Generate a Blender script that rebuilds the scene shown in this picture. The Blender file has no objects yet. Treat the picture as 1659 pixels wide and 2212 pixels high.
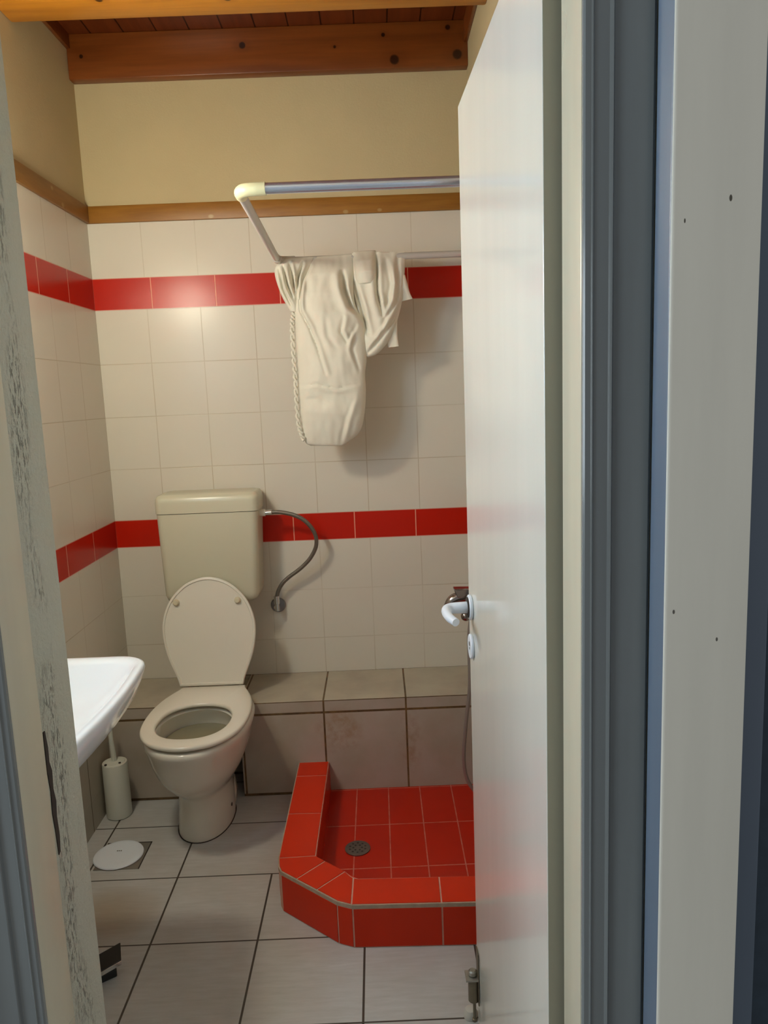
import bpy, bmesh, math, random
from mathutils import Vector, Matrix, noise
random.seed(7)
C = bpy.context.scene.collection
sc = bpy.context.scene
# ------------------------------------------------------------------ camera
F_PX = 1645.2
CAM = Vector((1.0373, -2.9514, 1.468))
pitch, roll, yaw = 0.1544, -0.0393, 0.0052
fw = Vector((math.sin(yaw)*math.cos(pitch), math.cos(yaw)*math.cos(pitch), -math.sin(pitch)))
rt = Vector((math.cos(yaw), -math.sin(yaw), 0)); up = rt.cross(fw)
r2 = rt*math.cos(roll) + up*math.sin(roll); u2 = -rt*math.sin(roll) + up*math.cos(roll)
cd = bpy.data.cameras.new('camera'); cam = bpy.data.objects.new('camera', cd); C.objects.link(cam)
m = Matrix.Identity(4)
for i in range(3):
    m[i][0] = r2[i]; m[i][1] = u2[i]; m[i][2] = -fw[i]; m[i][3] = CAM[i]
cam.matrix_world = m
cd.sensor_fit = 'VERTICAL'; cd.sensor_height = 36.0; cd.sensor_width = 27.0
cd.lens = 36.0*F_PX/2212.0; cd.clip_start = 0.02
sc.camera = cam
# ------------------------------------------------------------------ world, exposure
LAMP_POS = (0.10, -1.18, 1.97)
LAMP_COL = (1.0, 0.93, 0.72)
LAMP_STRENGTH = 138.0
WINDOW_STRENGTH = 19.0
HALL_FILL_STRENGTH = 9.5
w = bpy.data.worlds.new('hall_daylight'); sc.world = w; w.use_nodes = True
bg = w.node_tree.nodes['Background']; bg.inputs[0].default_value = (1.0, 0.985, 0.95, 1); bg.inputs[1].default_value = 0.27
sc.view_settings.view_transform = 'Standard'; sc.view_settings.look = 'None'
sc.view_settings.exposure = 0.0; sc.view_settings.gamma = 1.0; sc.view_settings.use_curve_mapping = False
sc.cycles.max_bounces = 10; sc.cycles.diffuse_bounces = 6; sc.cycles.glossy_bounces = 5
sc.cycles.use_denoising = True

# ------------------------------------------------------------------ material helpers
class NT:
    def __init__(s, name):
        s.m = bpy.data.materials.new(name); s.m.use_nodes = True
        s.t = s.m.node_tree; s.b = s.t.nodes['Principled BSDF']
    def n(s, typ, **kw):
        nd = s.t.nodes.new(typ)
        for k, v in kw.items(): setattr(nd, k, v)
        return nd
    def put(s, sock, v):
        if hasattr(v, 'is_output') or isinstance(v, bpy.types.NodeSocket): s.t.links.new(v, sock)
        else: sock.default_value = v
    def ma(s, op, a, b=0.0, c=None):
        nd = s.n('ShaderNodeMath', operation=op); s.put(nd.inputs[0], a); s.put(nd.inputs[1], b)
        if c is not None: s.put(nd.inputs[2], c)
        return nd.outputs[0]
    def pos(s):
        g = s.n('ShaderNodeNewGeometry'); x = s.n('ShaderNodeSeparateXYZ'); s.t.links.new(g.outputs['Position'], x.inputs[0])
        s.P = g.outputs['Position']; return x.outputs
    def mix(s, f, a, b):
        nd = s.n('ShaderNodeMix', data_type='RGBA'); s.put(nd.inputs[0], f)
        for i, v in ((6, a), (7, b)):
            s.put(nd.inputs[i], v if isinstance(v, bpy.types.NodeSocket) else (*v, 1))
        return nd.outputs[2]
    def mixf(s, f, a, b):
        nd = s.n('ShaderNodeMix', data_type='FLOAT'); s.put(nd.inputs[0], f); s.put(nd.inputs[2], a); s.put(nd.inputs[3], b)
        return nd.outputs[0]
    def noise(s, scale, detail=3, rough=.55, vec=None, sc3=None):
        nd = s.n('ShaderNodeTexNoise'); nd.inputs['Scale'].default_value = scale
        nd.inputs['Detail'].default_value = detail; nd.inputs['Roughness'].default_value = rough
        src = vec if vec is not None else s.n('ShaderNodeNewGeometry').outputs['Position']
        if sc3:
            mp = s.n('ShaderNodeMapping'); s.t.links.new(src, mp.inputs[0]); mp.inputs['Scale'].default_value = sc3; src = mp.outputs[0]
        s.t.links.new(src, nd.inputs['Vector']); return nd.outputs[0]
    def rng(s, v, a, b, c=0.0, d=1.0):
        nd = s.n('ShaderNodeMapRange'); s.put(nd.inputs[0], v)
        for i, q in enumerate((a, b, c, d)): nd.inputs[i+1].default_value = q
        return nd.outputs[0]
    def line(s, v, off, p, wd):               # 1 on joints of a periodic grid
        q = s.ma('DIVIDE', s.ma('SUBTRACT', v, off), p)
        q = s.ma('SUBTRACT', q, s.ma('FLOOR', s.ma('ADD', q, .5)))
        q = s.ma('MULTIPLY', s.ma('ABSOLUTE', q), p)
        return s.rng(q, wd*.5+.0006, wd*.5-.0004)
    def at(s, v, o, wd):
        q = s.ma('ABSOLUTE', s.ma('SUBTRACT', v, o)); return s.rng(q, wd*.5+.0006, wd*.5-.0004)
    def gt(s, a, b): return s.ma('GREATER_THAN', a, b)
    def spot(s, pr, c, rad, soft=1.0):        # blob about a point
        a = None
        for sk, cc, rr in zip(pr, c, rad):
            if cc is None: continue
            q = s.ma('POWER', s.ma('DIVIDE', s.ma('SUBTRACT', sk, cc), rr), 2.0)
            a = q if a is None else s.ma('ADD', a, q)
        return s.rng(a, 1.0, 1.0-soft)
    def fin(s, col, rough=.5, metal=0.0, bump=None, bs=.2, bd=.002, **kw):
        if isinstance(col, bpy.types.NodeSocket): s.t.links.new(col, s.b.inputs['Base Color'])
        else: s.b.inputs['Base Color'].default_value = (*col, 1)
        s.put(s.b.inputs['Roughness'], rough); s.b.inputs['Metallic'].default_value = metal
        for k, v in kw.items(): s.b.inputs[k.replace('_', ' ')].default_value = v
        if bump is not None:
            bn = s.n('ShaderNodeBump'); bn.inputs['Strength'].default_value = bs; bn.inputs['Distance'].default_value = bd
            s.t.links.new(bump, bn.inputs['Height']); s.t.links.new(bn.outputs[0], s.b.inputs['Normal'])
        return s.m
def simple(name, col, rough=.4, metal=0.0, var=.06, nscale=18, bs=.05, **kw):
    t = NT(name); nz = t.noise(nscale, 4)
    dk = tuple(c*(1-var) for c in col); lt = tuple(min(1, c*(1+var)) for c in col)
    return t.fin(t.mix(nz, dk, lt), rough, metal, nz, bs, .001, **kw)

RED = (0.47, 0.014, 0.004); REDG = (0.75, 0.30, 0.20)
Z = dict(h=.3654, r2b=.9082, r2t=1.0151, r1b=1.8155, r1t=1.9295, trim=2.13)
PLASTER = (0.52, 0.43, 0.255); WHITE = (0.64, 0.60, 0.515)
BEIGE = (0.40, 0.36, 0.29); RUSTG = (0.075, 0.05, 0.025)

def wall_tiles(name, ax, x0, red0, low0):
    t = NT(name); P = t.pos(); x = P[ax]; z = P[2]
    plaster = t.gt(z, 2.155); r1 = t.ma('MULTIPLY', t.gt(z, Z['r1b']), t.gt(Z['r1t'], z))
    rr = t.ma('MULTIPLY', t.gt(z, Z['r2b']), t.gt(Z['r2t'], z)); red = t.ma('ADD', r1, rr)
    low = t.gt(Z['h'], z)
    # white grid: rows start again at every red band
    above2 = t.gt(z, Z['r2t']-.02); above1 = t.gt(z, Z['r1t']-.02)
    off = t.ma('ADD', Z['r2b'], t.ma('ADD', t.ma('MULTIPLY', above2, Z['r2t']-Z['r2b']), t.ma('MULTIPLY', above1, Z['r1t']-.2*4-Z['r2t'])))
    g = t.ma('MAXIMUM', t.line(x, x0, .2, .003), t.line(z, off, .2, .003))
    nz = t.noise(3.0, 3); fine = t.noise(90, 2)
    gvis = t.rng(t.noise(2.3, 1), .35, .62, .22, .85)
    wcol = t.mix(nz, tuple(c*.96 for c in WHITE), tuple(c*1.04 for c in WHITE))
    wcol = t.mix(t.ma('MULTIPLY', g, t.ma('MULTIPLY', gvis, .75)), wcol, (.42, .34, .23))
    rg = t.line(x, red0, .2402, .0035)
    rcol = t.mix(rg, RED, REDG)
    edge = t.ma('MAXIMUM', t.at(z, Z['r1b'], .003), t.ma('MAXIMUM', t.at(z, Z['r1t'], .003), t.ma('MAXIMUM', t.at(z, Z['r2b'], .003), t.at(z, Z['r2t'], .003))))
    col = t.mix(red, wcol, rcol); col = t.mix(t.ma('MULTIPLY', edge, .5), col, (.70, .38, .30))
    bgm = t.ma('MAXIMUM', t.line(x, low0, .3028, .004), t.at(z, Z['h'], .006))
    bcol = t.mix(t.noise(9, 4), tuple(c*.88 for c in BEIGE), tuple(c*1.1 for c in BEIGE))
    bcol = t.mix(bgm, bcol, RUSTG)
    col = t.mix(low, col, bcol)
    pn = t.noise(6, 5); pf = t.noise(140, 4, .65)
    pcol = t.mix(pn, tuple(c*.93 for c in PLASTER), tuple(c*1.06 for c in PLASTER))
    col = t.mix(plaster, col, pcol)
    rough = t.mixf(plaster, t.mixf(low, .25, .42), .92)
    grout = t.ma('MAXIMUM', t.ma('MULTIPLY', red, rg), t.ma('MULTIPLY', t.ma('SUBTRACT', 1.0, red), g))
    hgt = t.mixf(plaster, t.ma('SUBTRACT', t.ma('MULTIPLY', t.noise(4, 2), .35), t.ma('MULTIPLY', grout, .4)), t.ma('ADD', t.ma('MULTIPLY', pf, .9), t.ma('MULTIPLY', pn, 1.6)))
    return t.fin(col, rough, 0, hgt, .38, .0022, Specular_IOR_Level=.2)

def wood(name, base, dark, knots=(), axis='x', planks=False, rough=.33):
    t = NT(name); P = t.pos()
    s3 = (1.2, 22, 22) if axis == 'x' else (22, 1.2, 22)
    gr = t.noise(1.6, 6, .62, sc3=s3); big = t.noise(1.1, 2, sc3=(2, 3, 5))
    f = t.rng(gr, .38, .66); f = t.ma('ADD', t.ma('MULTIPLY', f, .55), t.ma('MULTIPLY', t.rng(big, .3, .7), .3))
    col = t.mix(f, base, dark)
    kd = tuple(c*.22 for c in dark)
    for (kx, ky, kz, r) in knots:
        c3 = (kx, ky, kz)
        halo = t.spot(P, c3, (r*3.2, r*2, r*2), 1.0); core = t.spot(P, c3, (r, r, r), .55)
        col = t.mix(t.ma('MULTIPLY', halo, .45), col, dark); col = t.mix(core, col, kd)
    if planks:
        col = t.mix(t.line(P[0], .09, .1155, .005), col, kd)
    return t.fin(col, rough, 0, gr, .12, .0015)

# ------------------------------------------------------------------ materials
M = {}
M['wall_back'] = wall_tiles('cream_wall_tiles_back', 0, .194, .2151, .195)
M['wall_side'] = wall_tiles('cream_wall_tiles_side', 1, -.20, -.2402, -.19)
def floor_mat():
    t = NT('grey_floor_tiles'); P = t.pos()
    gx = t.line(P[0], .0655, .2945, .0055)
    gx = t.ma('MULTIPLY', gx, t.ma('SUBTRACT', 1.0, t.ma('MULTIPLY', t.gt(P[0], .5), t.gt(P[1], -.7695)))); gy = t.line(P[1], -.4765, .293, .0045)
    g = t.ma('MAXIMUM', gx, gy)
    st = t.noise(9, 6, .62, sc3=(1.2, 9, 1)); big = t.noise(5, 3); fn = t.noise(170, 3)
    col = t.mix(t.rng(st, .3, .7), (.435, .44, .435), (.525, .535, .535))
    col = t.mix(t.ma('MULTIPLY', t.rng(big, .35, .75), .35), col, (.33, .29, .235))
    # yellow-brown patch beside the basin
    patch = t.ma('MULTIPLY', t.spot(P, (.20, -.93, None), (.17, .14, 1), 1.0), .55)
    col = t.mix(patch, col, (.26, .17, .07))
    col = t.mix(g, col, (.055, .045, .036))
    hg = t.ma('ADD', t.ma('MULTIPLY', t.ma('ADD', st, t.ma('MULTIPLY', fn, .4)), .5), t.ma('MULTIPLY', g, -.8))
    return t.fin(col, t.rng(st, .2, .8, .36, .5), 0, hg, .3, .002)
M['floor'] = floor_mat()
def ledge_mat():
    t = NT('beige_ledge_tiles'); P = t.pos()
    jx = t.ma('MULTIPLY', t.line(P[0], .801, .3028, .0065), t.gt(P[0], .3))
    zz = t.at(P[2], .318, .008); zt = t.at(P[2], .3625, .003); zf = t.at(P[2], .004, .012)
    g = t.ma('MAXIMUM', jx, t.ma('MAXIMUM', zz, t.ma('MAXIMUM', zt, zf)))
    n1 = t.noise(8, 5); n2 = t.noise(26, 5, .7)
    top = (.47, .43, .33); frn = (.43, .375, .32)
    nn = t.n('ShaderNodeNewGeometry'); sx = t.n('ShaderNodeSeparateXYZ'); t.t.links.new(nn.outputs['True Normal'], sx.inputs[0])
    isup = t.gt(sx.outputs[2], .5)
    col = t.mix(isup, frn, top)
    col = t.mix(t.rng(n1, .3, .7), (.37, .32, .25), col)
    # rust bleeding from the joint above the shower kerb
    st = t.ma('MULTIPLY', t.spot(P, (.855, None, .245), (.10, 1, .10), 1.0), t.rng(n2, .40, .62))
    st2 = t.ma('MULTIPLY', t.spot(P, (1.115, None, .19), (.05, 1, .14), 1.0), t.rng(n2, .45, .66, 0, .5))
    col = t.mix(t.ma('MULTIPLY', st, .55), col, (.27, .15, .05)); col = t.mix(st2, col, (.25, .15, .06))
    gc = t.mix(t.rng(n2, .35, .65), (.07, .04, .016), (.17, .10, .035))
    col = t.mix(g, col, gc)
    return t.fin(col, .42, 0, t.ma('SUBTRACT', n2, t.ma('MULTIPLY', g, 2.0)), .2, .0015)
M['ledge'] = ledge_mat()
M['red'] = simple('glossy_red_tile', (0.58, 0.024, 0.001), .3, 0, .07, 6, .04, Specular_IOR_Level=.28)
M['redgrout'] = simple('pink_grout', (0.60, 0.33, 0.25), .8, 0, .2, 60, .3)
M['rimgrout'] = simple('stained_pale_grout', (0.40, 0.30, 0.22), .75, 0, .25, 60, .3)
def tray_floor_mat():
    t = NT('red_tray_tiles'); P = t.pos()
    g = t.ma('MAXIMUM', t.line(P[0], .9105, .1165, .0035), t.line(P[1], -.302, .2395, .0035))
    nz = t.noise(5, 3); bl = t.noise(30, 4, .7)
    col = t.mix(nz, (.42, .011, .002), (.50, .018, .002))
    col = t.mix(t.ma('MULTIPLY', g, t.rng(bl, .3, .7, .35, .85)), col, (.62, .22, .15))
    return t.fin(col, .25, 0, t.ma('MULTIPLY', g, -1.0), .25, .001, Specular_IOR_Level=.3)
M['trayfloor'] = tray_floor_mat()
M['beam_back'] = wood('shaded_pine_with_knots', (.22, .060, .010), (.115, .026, .004),
    [(.618, -.045, 2.697, .013), (.05, -.045, 2.68, .008), (.943, -.045, 2.681, .006), (1.115, -.045, 2.714, .008), (1.343, -.045, 2.731, .010), (1.152, -.045, 2.632, .019), (1.375, -.045, 2.642, .019)])  # back beam: pine darkened in its colour where lamplight only grazes
M['beam_front'] = wood('varnished_pine_lit', (.50, .20, .016), (.30, .10, .008), [(.66, -.57, 2.6, .012), (.30, -.59, 2.6, .012)])  # same pine, brightened in its colour for the lamplight on it
M['planks'] = wood('varnished_pine_boards', (.15, .032, .007), (.07, .013, .003),
    [(.31, -.17, 2.755, .012), (.74, -.20, 2.755, .009), (1.02, -.2, 2.755, .009), (1.25, -.14, 2.755, .010)], 'y', True)
def trimwood():
    t = NT('honey_brown_wood_strip'); P = t.pos()
    gr = t.noise(2.2, 5, .6, sc3=(3, 3, 30)); col = t.mix(t.rng(gr, .3, .7), (.235, .095, .010), (.32, .140, .018))
    for (a, b, c, r) in [(.46, 0, 2.135, .012), (.955, 0, 2.133, .012), (1.08, 0, 2.135, .010), (0, -.33, 2.17, .012), (0, -.25, 2.135, .014)]:
        col = t.mix(t.ma('MULTIPLY', t.spot(P, (a, None, c) if b == 0 else (None, b, c), (r, r, r*.7), .8), .7), col, (.45, .30, .12))
    return t.fin(col, .45, 0, gr, .1, .001)
M['trim'] = trimwood()
def ceramic(name, col, rough=.08): return simple(name, col, rough, 0, .015, 5, .01, Coat_Weight=.3, Coat_Roughness=.05)
M['toilet'] = ceramic('warm_white_ceramic', (.70, .67, .58))
M['bowlshade'] = simple('stained_ceramic_shelf', (.50, .44, .33), .15, 0, .15, 20, .05)
M['seat'] = simple('cream_plastic_seat', (.70, .665, .57), .24, 0, .02, 8, .01)
M['bumper'] = simple('yellowed_plastic_bumper', (.60, .54, .38), .4)
M['cistern'] = simple('yellowed_plastic_cistern', (.58, .555, .42), .26, 0, .02, 8, .02)
M['water'] = simple('still_water', (.26, .235, .15), .05)
M['basin'] = ceramic('bright_white_porcelain', (.82, .89, .97), .1)
M['wplastic'] = simple('white_plastic', (.74, .80, .88), .28, 0, .02, 8, .01)
M['brush'] = simple('off_white_brush_plastic', (.62, .63, .56), .35, 0, .02, 8, .01)
M['dark'] = simple('dark_hole', (.03, .02, .015), .7)
M['chrome'] = simple('worn_chrome', (.72, .72, .72), .16, 1, .05, 30, .02)
M['mixer'] = simple('reflection_darkened_chrome', (.34, .31, .30), .14, 1, .05, 30, .02)  # chrome base colour darkened for the dark surroundings it mirrors
M['rod'] = simple('polished_rod_metal', (.72, .80, .95), .24, .88, .02, 30, .01)
M['rodwhite'] = simple('grey_lacquered_rod', (.50, .47, .43), .35, 0, .03, 30, .02)
M['elbow'] = simple('yellowed_plastic_elbow', (.76, .69, .40), .3, 0, .03, 20, .02)
def braid():
    t = NT('braided_steel'); P = t.pos()
    wv = t.n('ShaderNodeTexVoronoi'); wv.inputs['Scale'].default_value = 260
    col = t.mix(wv.outputs['Distance'], (.30, .27, .22), (.12, .10, .08))
    return t.fin(col, .38, .75, wv.outputs['Distance'], .4, .001)
M['braid'] = braid()
M['drain'] = simple('dull_drain_steel', (.20, .17, .15), .4, .8, .3, 80, .2)
M['black'] = simple('black_rubber', (.012, .012, .012), .45)
M['cloth'] = None
def cloth():
    t = NT('off_white_curtain_cloth'); nz = t.noise(30, 4); fn = t.noise(420, 2)
    col = t.mix(nz, (.68, .645, .535), (.75, .715, .60))
    return t.fin(col, .78, 0, t.ma('ADD', nz, t.ma('MULTIPLY', fn, .3)), .25, .002, Sheen_Weight=.15)
M['cloth'] = cloth()
def paint(name, col, rough=.3, streak=True, chips=(), var=.05):
    t = NT(name); P = t.pos(); nz = t.noise(3, 4, sc3=(6, 6, .6)); sm = t.noise(2.2, 3)
    c = t.mix(t.rng(nz, .3, .7), tuple(q*(1-var) for q in col), tuple(q*(1+var) for q in col))
    for (x, y, z, rx, rz, cc) in chips:
        c = t.mix(t.spot(P, (x, y, z), (rx, max(rx, .004), rz), .4), c, cc)
    return t.fin(c, t.rng(sm, .3, .7, rough*.85, rough*1.2), 0, nz, .06, .001)
M['door'] = paint('cream_gloss_door_paint', (.68, .67, .61), .14, var=.02)
M['door'].node_tree.nodes['Principled BSDF'].inputs['Specular IOR Level'].default_value = .85
M['dooredge_shaded'] = paint('shaded_door_edge', (.36, .345, .265), .5)  # hinge edge coloured darker to hold the shade it stands in
M['jamb'] = paint('cream_jamb_paint', (.60, .555, .43), .30)
M['casing'] = paint('pale_cream_casing_paint', (.84, .82, .73), .42,
    chips=[(1.379, None, 1.637, .0016, .0034, (.10, .09, .07)), (1.336, None, 1.618, .0009, .0024, (.10, .09, .07)), (1.333, None, 1.236, .0014, .0026, (.14, .13, .11)), (1.378, None, 1.205, .0013, .0024, (.14, .13, .11))])
M['blue'] = paint('blue_grey_face', (.13, .175, .245), .4)  # blue-grey for the post's side faces and the board behind
M['grey'] = paint('grey_architrave_paint', (.225, .245, .25), .18, var=.08)
M['navy'] = simple('unlit_dark_blue', (.035, .06, .095), .6, 0, .35, 40, .5)
def rough_jamb():
    t = NT('chipped_pale_green_paint'); P = t.pos()
    a = t.noise(120, 6, .75, sc3=(1, 1.6, .5)); b = t.noise(7, 3, sc3=(1, 1, .5)); c = t.noise(190, 3)
    col = t.mix(t.noise(3, 3), (.50, .50, .40), (.60, .60, .52))
    wv = t.ma('MULTIPLY', t.ma('SUBTRACT', t.noise(3.5, 2), .5), .12)
    band = t.rng(t.ma('ABSOLUTE', t.ma('SUBTRACT', t.ma('ADD', P[1], wv), -1.968)), .030, .012)
    chip = t.ma('MULTIPLY', t.rng(a, .53, .58), t.ma('MULTIPLY', t.rng(b, .42, .54), band))
    col = t.mix(t.ma('MULTIPLY', chip, .8), col, (.17, .16, .13))
    hg = t.ma('ADD', t.ma('MULTIPLY', a, 1.0), t.ma('SUBTRACT', t.ma('MULTIPLY', c, .9), chip))
    return t.fin(col, .45, 0, hg, .75, .003)
M['roughjamb'] = rough_jamb()
M['plaster'] = simple('cream_plaster', (.60, .56, .47), .9, 0, .04, 8, .3)
def glow():
    t = NT('lamp_glass_glow'); t.b.inputs['Base Color'].default_value = (1, 1, 1, 1)
    t.b.inputs['Emission Color'].default_value = (*LAMP_COL, 1); t.b.inputs['Emission Strength'].default_value = LAMP_STRENGTH
    return t.m
M['glow'] = glow()
M['hook'] = simple('tarnished_bolt_metal', (.20, .17, .12), .45, .7, .3, 40, .2)
M['bolt'] = simple('dull_zinc', (.38, .37, .33), .4, .8, .2, 60, .1)
M['palebit'] = simple('pale_rubber_foot', (.50, .50, .45), .6)

# ------------------------------------------------------------------ mesh helpers
def link(name, bm, mat, parent=None, smooth=40, sub=0, bevel=0):
    me = bpy.data.meshes.new(name)
    bmesh.ops.recalc_face_normals(bm, faces=bm.faces)
    for f in bm.faces: f.smooth = True
    bm.to_mesh(me); bm.free()
    for q in (mat if isinstance(mat, (list, tuple)) else [mat]): me.materials.append(q)
    if smooth is not None: me.set_sharp_from_angle(angle=math.radians(smooth))
    o = bpy.data.objects.new(name, me); C.objects.link(o)
    if parent:
        o.parent = parent; o.matrix_parent_inverse = Matrix.Translation(-parent.location)
    if bevel:
        b = o.modifiers.new('b', 'BEVEL'); b.width = bevel; b.segments = 3; b.limit_method = 'ANGLE'; b.angle_limit = math.radians(40)
    if sub:
        s = o.modifiers.new('s', 'SUBSURF'); s.levels = s.render_levels = sub
    return o
def thing(name, label, cat, loc, group=None):
    o = bpy.data.objects.new(name, None); C.objects.link(o); o.location = loc; o.empty_display_size = .05
    o['label'] = label; o['category'] = cat
    if group: o['group'] = group
    return o
def tag(o, label, cat, kind=None):
    o['label'] = label; o['category'] = cat
    if kind: o['kind'] = kind
    return o
def struct(o, label, cat): o['kind'] = 'structure'; o['label'] = label; o['category'] = cat; return o
def box(bm, a, b, mi=0, bev=0):
    x0, x1 = sorted((a[0], b[0])); y0, y1 = sorted((a[1], b[1])); z0, z1 = sorted((a[2], b[2]))
    v = [bm.verts.new(p) for p in [(x0,y0,z0),(x1,y0,z0),(x1,y1,z0),(x0,y1,z0),(x0,y0,z1),(x1,y0,z1),(x1,y1,z1),(x0,y1,z1)]]
    fs = [bm.faces.new([v[i] for i in q]) for q in [(3,2,1,0),(4,5,6,7),(0,1,5,4),(1,2,6,5),(2,3,7,6),(3,0,4,7)]]
    for f in fs: f.material_index = mi
    if bev: bmesh.ops.bevel(bm, geom=list({e for f in fs for e in f.edges}), offset=bev, segments=2, affect='EDGES', profile=.5)
def prism(bm, pts, z0, z1, mi=0):
    lo = [bm.verts.new((x, y, z0)) for x, y in pts]; hi = [bm.verts.new((x, y, z1)) for x, y in pts]
    n = len(pts); fs = [bm.faces.new(lo[::-1]), bm.faces.new(hi)]
    for i in range(n): fs.append(bm.faces.new((lo[i], lo[(i+1) % n], hi[(i+1) % n], hi[i])))
    for f in fs: f.material_index = mi
def loft(bm, rings, cap0=True, cap1=True, closed=True, mi=0):
    R = [[bm.verts.new(p) for p in r] for r in rings]; n = len(R[0])
    for a, b in zip(R, R[1:]):
        for i in range(n if closed else n-1):
            f = bm.faces.new((a[i], a[(i+1) % n], b[(i+1) % n], b[i])); f.material_index = mi
    if cap0: bm.faces.new(R[0][::-1]).material_index = mi
    if cap1: bm.faces.new(R[-1]).material_index = mi
    return R
def frame(d):
    d = Vector(d).normalized(); a = Vector((0, 0, 1)) if abs(d.z) < .9 else Vector((1, 0, 0))
    u = d.cross(a).normalized(); return u, u.cross(d).normalized() * -1
def cyl(bm, p0, p1, r0, r1=None, n=28, mi=0, bev=0):
    p0, p1 = Vector(p0), Vector(p1); r1 = r0 if r1 is None else r1; u, v = frame(p1-p0)
    ring = lambda p, r: [p + u*math.cos(2*math.pi*i/n)*r + v*math.sin(2*math.pi*i/n)*r for i in range(n)]
    d = (p1-p0).normalized()
    if bev: loft(bm, [ring(p0, r0-bev), ring(p0+d*bev, r0), ring(p1-d*bev, r1), ring(p1, r1-bev)], mi=mi)
    else: loft(bm, [ring(p0, r0), ring(p1, r1)], mi=mi)
def cr(P, k=8):                                 # Catmull-Rom
    P = [Vector(p) for p in P]; Q = [2*P[0]-P[1]] + P + [2*P[-1]-P[-2]]; out = []
    for i in range(1, len(Q)-2):
        a, b, c, d = Q[i-1:i+3]
        for j in range(k):
            t = j/k; out.append(.5*((2*b)+(c-a)*t+(2*a-5*b+4*c-d)*t*t+(3*b-a-3*c+d)*t**3))
    return out + [P[-1]]
def tube(bm, P, r, n=14, k=8, rf=None, mi=0):
    Q = cr(P, k) if k else [Vector(p) for p in P]; u = None; rings = []
    for i, p in enumerate(Q):
        d = (Q[min(i+1, len(Q)-1)]-Q[max(i-1, 0)]).normalized()
        if u is None: u, _ = frame(d)
        u = (u-d*u.dot(d)).normalized(); v = d.cross(u)
        rr = r if rf is None else r*rf(i/(len(Q)-1))
        rings.append([p+u*math.cos(2*math.pi*j/n)*rr+v*math.sin(2*math.pi*j/n)*rr for j in range(n)])
    loft(bm, rings, mi=mi)
def lathe(bm, prof, c, axis='z', n=40, mi=0):
    rings = []
    for r, h in prof:
        ring = []
        for i in range(n):
            a = 2*math.pi*i/n; p = (r*math.cos(a), r*math.sin(a), h)
            if axis == 'x': p = (p[2], p[0], p[1])
            if axis == 'y': p = (p[0], p[2], p[1])
            ring.append(Vector(p)+Vector(c))
        rings.append(ring)
    loft(bm, rings, mi=mi)
B = bmesh.new

# ------------------------------------------------------------------ the room
W = 1.4128; YI = -1.905; YO = -2.085
bm = B(); box(bm, (-.12, 0, 0), (W+.12, .12, 2.9)); struct(link('wall_back', bm, M['wall_back']), 'cream tiled back wall with two red tile bands and plaster above', 'wall')
bm = B(); box(bm, (-.12, YO, 0), (0, 0, 2.9)); struct(link('wall_left', bm, M['wall_side']), 'cream tiled left wall with two red tile bands', 'wall')
bm = B(); box(bm, (W, YO, 0), (W+.12, 0, 2.9)); struct(link('wall_right', bm, M['wall_side']), 'plastered right wall behind the open door', 'wall')
bm = B()
box(bm, (-1.6, YO, 0), (-.12, YO+.12, 2.9)); box(bm, (0, YO, 0), (.535, YI, 2.9)); box(bm, (1.335, YO, 0), (W, YI, 2.9)); box(bm, (.535, YO, 2.06), (1.335, YI, 2.9)); box(bm, (W+.12, YO, 0), (2.8, YO+.12, 2.9))
struct(link('wall_front', bm, M['plaster']), 'plaster wall around the bathroom doorway', 'wall')
bm = B(); box(bm, (-1.6, -4.4, -.1), (2.8, .12, 0)); struct(link('floor', bm, M['floor']), 'grey ceramic tile floor with dark joints', 'floor')
bm = B(); box(bm, (-.12, YI, 2.755), (W+.12, .12, 2.80)); struct(link('ceiling', bm, M['planks']), 'varnished pine board ceiling', 'ceiling')
# wooden strip at the top of the tiles
bm = B(); box(bm, (0, -.013, 2.126), (W, 0, 2.186), bev=.002); struct(link('trim_1', bm, M['trim']), 'brown wooden strip along the back wall above the tiles', 'trim')
bm = B(); box(bm, (0, YI, 2.126), (.013, -.013, 2.186), bev=.002); struct(link('trim_2', bm, M['trim']), 'brown wooden strip along the left wall above the tiles', 'trim')
bm = B(); box(bm, (W-.013, YI, 2.126), (W, -.013, 2.186), bev=.002); struct(link('trim_3', bm, M['trim']), 'brown wooden strip along the right wall above the tiles', 'trim')
bm = B(); box(bm, (0, YI, 2.706), (.014, -.045, 2.755), bev=.002); struct(link('trim_4', bm, M['beam_back']), 'narrow wooden board where left wall meets ceiling', 'trim')
bm = B(); box(bm, (W-.014, YI, 2.68), (W, -.045, 2.755), bev=.002); struct(link('trim_5', bm, M['beam_back']), 'narrow wooden board where right wall meets ceiling', 'trim')
bm = B(); box(bm, (0, -.045, 2.605), (W, 0, 2.755), bev=.004)
tag(link('ceiling_beam', bm, M['beam_back']), 'shade-darkened reddish pine beam with knots against the back wall', 'beam')
bm = B(); box(bm, (0, -.60, 2.598), (W, -.478, 2.755), bev=.006)
tag(link('ceiling_beam', bm, M['beam_front']), 'brightly lit orange pine beam nearest the doorway at the top', 'beam')

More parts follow.
